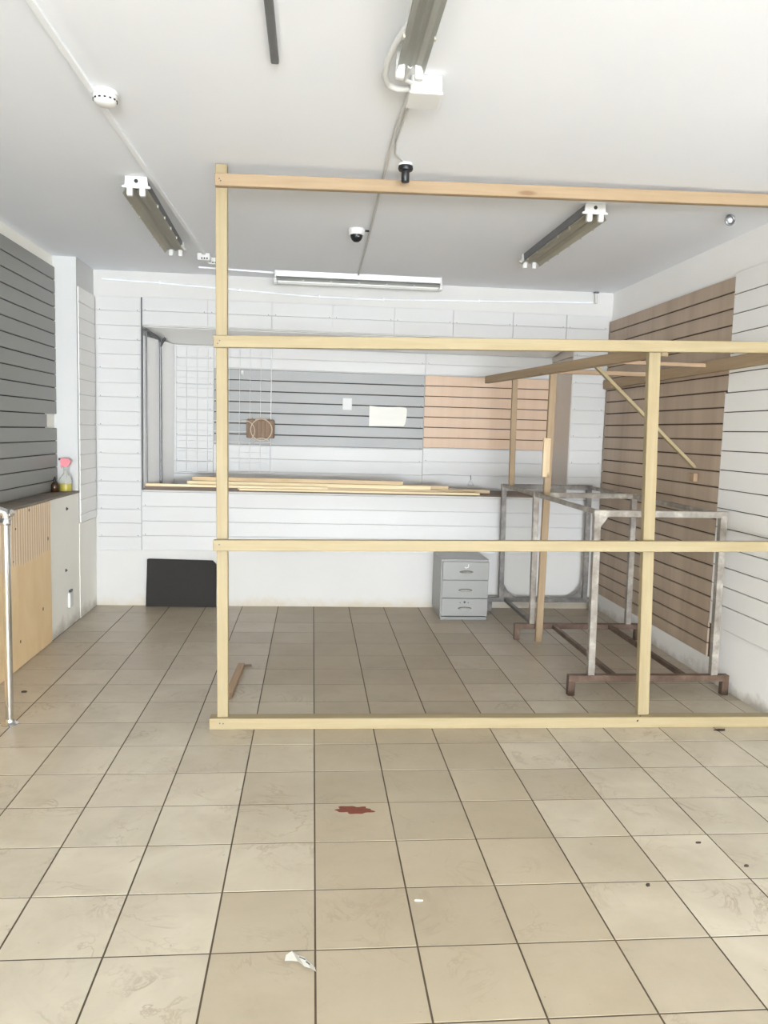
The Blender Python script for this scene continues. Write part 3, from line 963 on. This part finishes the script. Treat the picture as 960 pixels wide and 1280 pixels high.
# ------------------------------------------------------------------ ceiling: lamps
def lamp(name, label, x, y, length, rotz=0.0, tubes=False, wtop=0.10, wbot=0.150, drop=0.105, blades=5, group='fluorescent ceiling lamps', refl='reflector'):
    """twin batten lamp with louvre reflector; local Y runs along it, (x, y) is its near end"""
    e = thing(name, label, 'ceiling lamp', (x, y, ZC), group)
    m = T(x, y, ZC) @ Matrix.Rotation(rotz, 4, 'Z')
    hous = prism_bm([(-wtop / 2, 0), (wtop / 2, 0), (wtop / 2 - 0.006, -0.045), (-wtop / 2 + 0.006, -0.045)], 0.004, length - 0.004)
    put('housing', hous, M['white_plastic'] if tubes or refl != 'reflector' else M['grey_metal'], e, m)
    # double trough reflector, open below
    h = wbot / 2
    prof = [(-h, -0.088), (-h * 0.80, -0.064), (-h * 0.45, -0.056), (-0.014, -0.060), (0, -0.072), (0.014, -0.060), (h * 0.45, -0.056), (h * 0.80, -0.064), (h, -0.088)]
    bm = bmesh.new()
    a = [bm.verts.new((px, 0.010, pz)) for px, pz in prof]
    b = [bm.verts.new((px, length - 0.010, pz)) for px, pz in prof]
    for i in range(len(a) - 1):
        bm.faces.new((a[i], b[i], b[i + 1], a[i + 1]))
    bmesh.ops.solidify(bm, geom=bm.faces[:], thickness=0.0012)
    put('reflector', bm, M['lamp_grey'] if tubes else M[refl], e, m)
    lb = bmesh.new()
    for k in range(1, blades + 1):
        yy = length * k / (blades + 1)
        for s in (-1, 1):
            add_box(lb, s * h - 0.003, s * h + 0.003, yy - 0.007, yy + 0.007, -0.094, -0.076)
    put('louvre_blades', lb, M['reflector'] if not tubes else M['white_plastic'], e, m)['kind'] = 'stuff'
    for yy, nm in ((-0.004, 0), (length - 0.010, 1)):
        cp = put('end_cap', prism_bm([(-wtop / 2 - 0.008, 0), (wtop / 2 + 0.008, 0), (wtop / 2 + 0.012, -0.046), (h, -0.050), (h, -0.060), (-h, -0.060), (-h, -0.050), (-wtop / 2 - 0.012, -0.046)], yy, yy + 0.014), M['white_plastic'], e, m)
        cp['label'] = 'white lamp end cap'
        yo = yy - 0.003 if nm == 0 else yy + 0.001
        for s in (-1, 1):
            put('lamp_holder', box(s * 0.034 - 0.016, s * 0.034 + 0.016, yo - 0.008, yo + 0.024, -0.104, -0.058, 0.007, 2), M['white_plastic'], cp, m)
        if nm == 0:
            put('cable_hole', lathe_bm([(0.011, 0), (0.011, 0.003)], 12), M['black'], cp, m @ T(0, yy + 0.001, -0.024) @ Matrix.Rotation(math.pi / 2, 4, 'X'))
    if tubes:
        for s in (-1, 1):
            tb = tube_bm([(s * 0.034, 0.02, -0.084), (s * 0.034, length - 0.02, -0.084)], 0.0125, 12)
            smooth(put('lamp_tube', tb, M['tube'], e, m), 50)
    return e


lamp('ceiling_lamp', 'tubeless louvred ceiling lamp at left, pointing to the back wall', -0.985, 4.545, 1.50, 0.028)
lamp('ceiling_lamp', 'tubeless louvred ceiling lamp at right above the shelf frame', 1.605, 4.560, 1.33, 0.012)
lamp('ceiling_lamp', 'white ceiling lamp lying parallel to the back wall', 1.092, 6.97, 1.435, math.pi / 2, True)
lamp('ceiling_lamp', 'white tubeless ceiling lamp at the top near the camera, beside the junction box', 0.318, 1.30, 1.60, 0.0, False, 0.075, 0.10, refl='lamp_grey')

# rod, trunking, cables, boxes
o = wbox('ceiling_channel', -0.177, -0.148, 0.9, 3.045, 2.978, 2.999, M['grey_metal'], None, 0.004)
tag(o, 'dark grey metal channel running along the ceiling near the camera', 'channel')
o = bar('cable_trunking', (-0.952, 0.9, 2.992), (-0.868, 6.40, 2.992), 0.026, 0.015, M['white_trunk'], None)
tag(o, 'straight white cable trunking along the left of the ceiling', 'trunking')
o = bar('cable_trunking', (-0.985, 6.90, 2.990), (-0.36, 6.985, 2.990), 0.022, 0.015, M['white_trunk'], None)
tag(o, 'short white trunking from junction boxes to the back ceiling lamp', 'trunking')
for x, y, lb in ((-0.872, 6.415, 'small white junction box at the far end of the left trunking'), (-0.805, 6.56, 'small white junction box touching the pine post, lower of the pair')):
    e = thing('junction_box', lb, 'junction box', (x, y, 2.95), 'paired junction boxes')
    wbox('box', x - 0.048, x + 0.048, y - 0.045, y + 0.045, 2.945, 2.999, M['white_plastic'], e, 0.005, 2)
    for k in range(3):
        put('terminal', lathe_bm([(0.0065, 0), (0.0065, 0.004)], 8), M['black'], e, T(x - 0.012 + 0.020 * k, y - 0.045, 2.958) @ Matrix.Rotation(math.pi / 2, 4, 'X'))
e = thing('junction_box', 'larger white junction box hanging at the end of the near lamp', 'junction box', (0.405, 3.17, 2.93))
wbox('box', 0.345, 0.465, 3.085, 3.225, 2.940, 2.999, M['white_plastic'], e, 0.006, 2)
wbox('lid', 0.341, 0.469, 3.081, 3.229, 2.928, 2.940, M['white_plastic'], e, 0.004, 2)
pts = [(0.290, 2.70, 2.985), (0.262, 2.80, 2.975), (0.242, 2.92, 2.965), (0.240, 3.02, 2.96), (0.258, 3.10, 2.958), (0.295, 3.135, 2.960), (0.343, 3.14, 2.965)]
tag(tube('cable', pts, 0.012, M['white_plastic'], None, 8), 'thick white cable looping from the near lamp into its box', 'cable')
pts = [(0.318, 2.88, 2.935), (0.312, 2.97, 2.945), (0.315, 3.04, 2.955), (0.345, 3.085, 2.965)]
tag(tube('cable', pts, 0.009, M['white_plastic'], None, 8), 'short white cable loop at the tip of the near lamp', 'cable')
o = tube('cable', [(0.358, 3.24, 2.993), (0.342, 3.6, 2.993), (0.350, 4.6, 2.993), (0.362, 5.6, 2.993), (0.368, 6.96, 2.993)], 0.008, M['grey_cable'], None, 8)
tag(o, 'long thin grey cable along the ceiling to the back lamp', 'cable')
o = tube('cable', [(0.385, 3.232, 2.994), (0.368, 3.45, 2.994), (0.362, 3.78, 2.994), (0.375, 3.93, 2.994), (0.418, 4.02, 2.994)], 0.005, M['grey_cable'], None, 6)
tag(o, 'short thin grey cable from junction box to the black sensor', 'cable')

e = thing('smoke_detector', 'round white smoke detector on the left ceiling trunking', 'smoke detector', (-0.868, 3.44, 2.95))
lathe('base', [(0.052, 0.028), (0.052, 0.0435)], (-0.868, 3.44, 2.955), M['white_plastic'], e, 24)
lathe('head', [(0.0, -0.012), (0.030, -0.010), (0.043, 0.000), (0.048, 0.014), (0.048, 0.028)], (-0.868, 3.44, 2.955), M['white_plastic'], e, 24)
for k in range(14):
    a = 2 * math.pi * k / 14
    put('slot', box(-0.005, 0.005, -0.002, 0.001, 0.006, 0.012), M['black'], e, T(-0.868 + 0.0465 * math.cos(a), 3.44 + 0.0465 * math.sin(a), 2.955) @ Matrix.Rotation(a + math.pi / 2, 4, 'Z'))

e = thing('ceiling_sensor', 'black stubby ceiling sensor with a white base', 'sensor', (0.442, 4.08, 2.92))
lathe('base', [(0.034, 0.066), (0.036, 0.078)], (0.442, 4.08, 2.921), M['white_plastic'], e)
lathe('collar', [(0.020, 0.040), (0.034, 0.044), (0.038, 0.052), (0.036, 0.066)], (0.442, 4.08, 2.921), M['black'], e)
lathe('body', [(0.018, -0.012), (0.021, -0.008), (0.020, 0.040)], (0.442, 4.08, 2.921), M['black'], e)

e = thing('dome_camera', 'small dome camera with white ring and black dome', 'camera', (0.268, 5.40, 2.93))
lathe('base', [(0.046, 0.016), (0.056, 0.026), (0.056, 0.054), (0.050, 0.059)], (0.268, 5.40, 2.94), M['white_plastic'], e, 24)
lathe('dome', [(0.0, -0.030), (0.018, -0.026), (0.032, -0.014), (0.040, 0.002), (0.042, 0.016)], (0.268, 5.40, 2.94), M['black'], e, 24)
lathe('lens', [(0.0, -0.004), (0.008, -0.002), (0.008, 0.004)], (0.280, 5.362, 2.938), M['chrome'], e, 10)
tube('lead', [(0.322, 5.41, 2.990), (0.358, 5.42, 2.992)], 0.006, M['black'], e, 6)

e = thing('ceiling_ring', 'small round grey metal ring holder on the right of the ceiling', 'ceiling ring', (2.455, 4.62, 2.955))
put('ring', torus_bm(0.026, 0.0075, 24, 8), M['grey_metal'], e, T(2.455, 4.62, 2.966))
put('socket', lathe_bm([(0.0, -0.010), (0.012, -0.008), (0.019, 0.004), (0.019, 0.012)], 16), M['white_plastic'], e, T(2.455, 4.622, 2.966) @ Matrix.Rotation(-math.pi / 2, 4, 'X'))

# conduit on the back wall
pts = [(-1.87, 7.252, 2.922), (-1.37, 7.252, 2.908), (-0.67, 7.252, 2.876), (0.04, 7.252, 2.848), (0.62, 7.252, 2.848), (1.5, 7.252, 2.872), (2.58, 7.252, 2.905)]
e = thing('wall_conduit', 'sagging white conduit across the top of the back wall', 'conduit', (0.3, 7.252, 2.87))
tube('pipe', pts, 0.008, M['white_trunk'], e, 8)
tube('riser', [(2.60, 7.240, 2.895), (2.600, 7.240, 2.985)], 0.013, M['grey_cable'], e, 10)
lathe('flange', [(0.026, 0.0), (0.026, 0.010)], (2.60, 7.236, 2.988), M['grey_metal'], e, 14)
for k in (1, 2, 3, 4, 5):
    p = pts[k]
    wbox('clip', p[0] - 0.008, p[0] + 0.008, 7.238, 7.262, p[2] - 0.012, p[2] + 0.012, M['white_trunk'], e, 0.002)

# ------------------------------------------------------------------ odds and ends on the floor
o = bar('timber_offcut', (-0.485, 4.74, 0.016), (-0.462, 5.36, 0.016), 0.045, 0.030, M['pine_dark'], None)
tag(o, 'short timber offcut on the floor behind the left post', 'offcut')
o = bar('wood_chip', (-0.455, 5.372, 0.006), (-0.395, 5.385, 0.006), 0.03, 0.010, M['board_dark'], None)
tag(o, 'dark wood chip on the floor at the tip of the offcut', 'chip')


def blob(name, cx, cy, rx, ry, h, mat, seed, n=26, rough=0.35):
    rg = random.Random(seed)
    bm = bmesh.new()
    ph = [rg.uniform(0, 6.28) for _ in range(4)]
    ring, top = [], []
    for k in range(n):
        a = 2 * math.pi * k / n
        f = 1 + rough * (0.5 * math.sin(2 * a + ph[0]) + 0.4 * math.sin(5 * a + ph[1]) + 0.35 * math.sin(9 * a + ph[2]))
        ring.append(bm.verts.new((rx * f * math.cos(a), ry * f * math.sin(a), 0)))
        top.append(bm.verts.new((rx * f * 0.93 * math.cos(a), ry * f * 0.93 * math.sin(a), h)))
    for k in range(n):
        bm.faces.new((ring[k], ring[(k + 1) % n], top[(k + 1) % n], top[k]))
    bm.faces.new(top)
    return put(name, bm, mat, None, T(cx, cy, 0.0006))


o = blob('red_stain', 0.212, 3.275, 0.076, 0.036, 0.0008, M['red'], 11, 48, 0.28)
tag(o, 'dried red brown paint splash on the middle of the floor', 'stain')
for x, y, rx, ry, sd, lb in ((2.36, 4.150, 0.028, 0.013, 1, 'dark dirt clump on the floor against the bottom plate at right'),
                             (1.273, 2.653, 0.008, 0.007, 2, 'small dark chip on the floor at right, nearest the camera'),
                             (1.721, 2.763, 0.008, 0.006, 3, 'small dark chip on the floor near the right edge'),
                             (1.615, 2.94, 0.009, 0.004, 4, 'small dark sliver on the right floor, farthest of three chips'),
                             (-1.737, 4.851, 0.018, 0.010, 6, 'dark dirt clump on the floor by the plywood sheet')):
    tag(blob('floor_debris', x, y, rx, ry, 0.006, M['rust_chip'], sd, 16), lb, 'debris', 'floor debris')
o = blob('plaster_flake', 0.404, 2.598, 0.014, 0.005, 0.003, M['paper'], 9, 12)
tag(o, 'tiny white plaster flake on the near middle floor', 'debris')

# torn paper scrap with faint print, crumpled
e = thing('paper_scrap', 'torn white paper scrap lying on the floor nearest the camera', 'paper', (-0.005, 2.285, 0))
bm = bmesh.new()
top_, bot_ = [], []
ow = [(-0.048, 0.030, 0.012), (-0.030, 0.036, 0.020), (-0.012, 0.026, 0.012), (0.008, 0.012, 0.016), (0.026, -0.004, 0.010), (0.042, -0.022, 0.004)]
lw = [(-0.052, 0.012, 0.004), (-0.032, 0.004, 0.010), (-0.010, -0.006, 0.014), (0.010, -0.022, 0.008), (0.028, -0.036, 0.012), (0.046, -0.040, 0.003)]
for a, b in zip(ow, lw):
    top_.append(bm.verts.new(a))
    bot_.append(bm.verts.new(b))
for i in range(5):
    bm.faces.new((top_[i], bot_[i], bot_[i + 1], top_[i + 1]))
bmesh.ops.solidify(bm, geom=bm.faces[:], thickness=0.0015)
put('sheet', bm, M['paper'], e, T(-0.005, 2.285, 0.001))
ik = bmesh.new()
for p0, p1 in (((-0.006, 0.012, 0.0165), (0.012, -0.002, 0.0165)), ((0.014, -0.010, 0.0155), (0.026, -0.022, 0.0145))):
    tube_bm([p0, p1], 0.0014, 5, True, ik)
put('print', ik, M['ink'], e, T(-0.005, 2.285, 0.001))
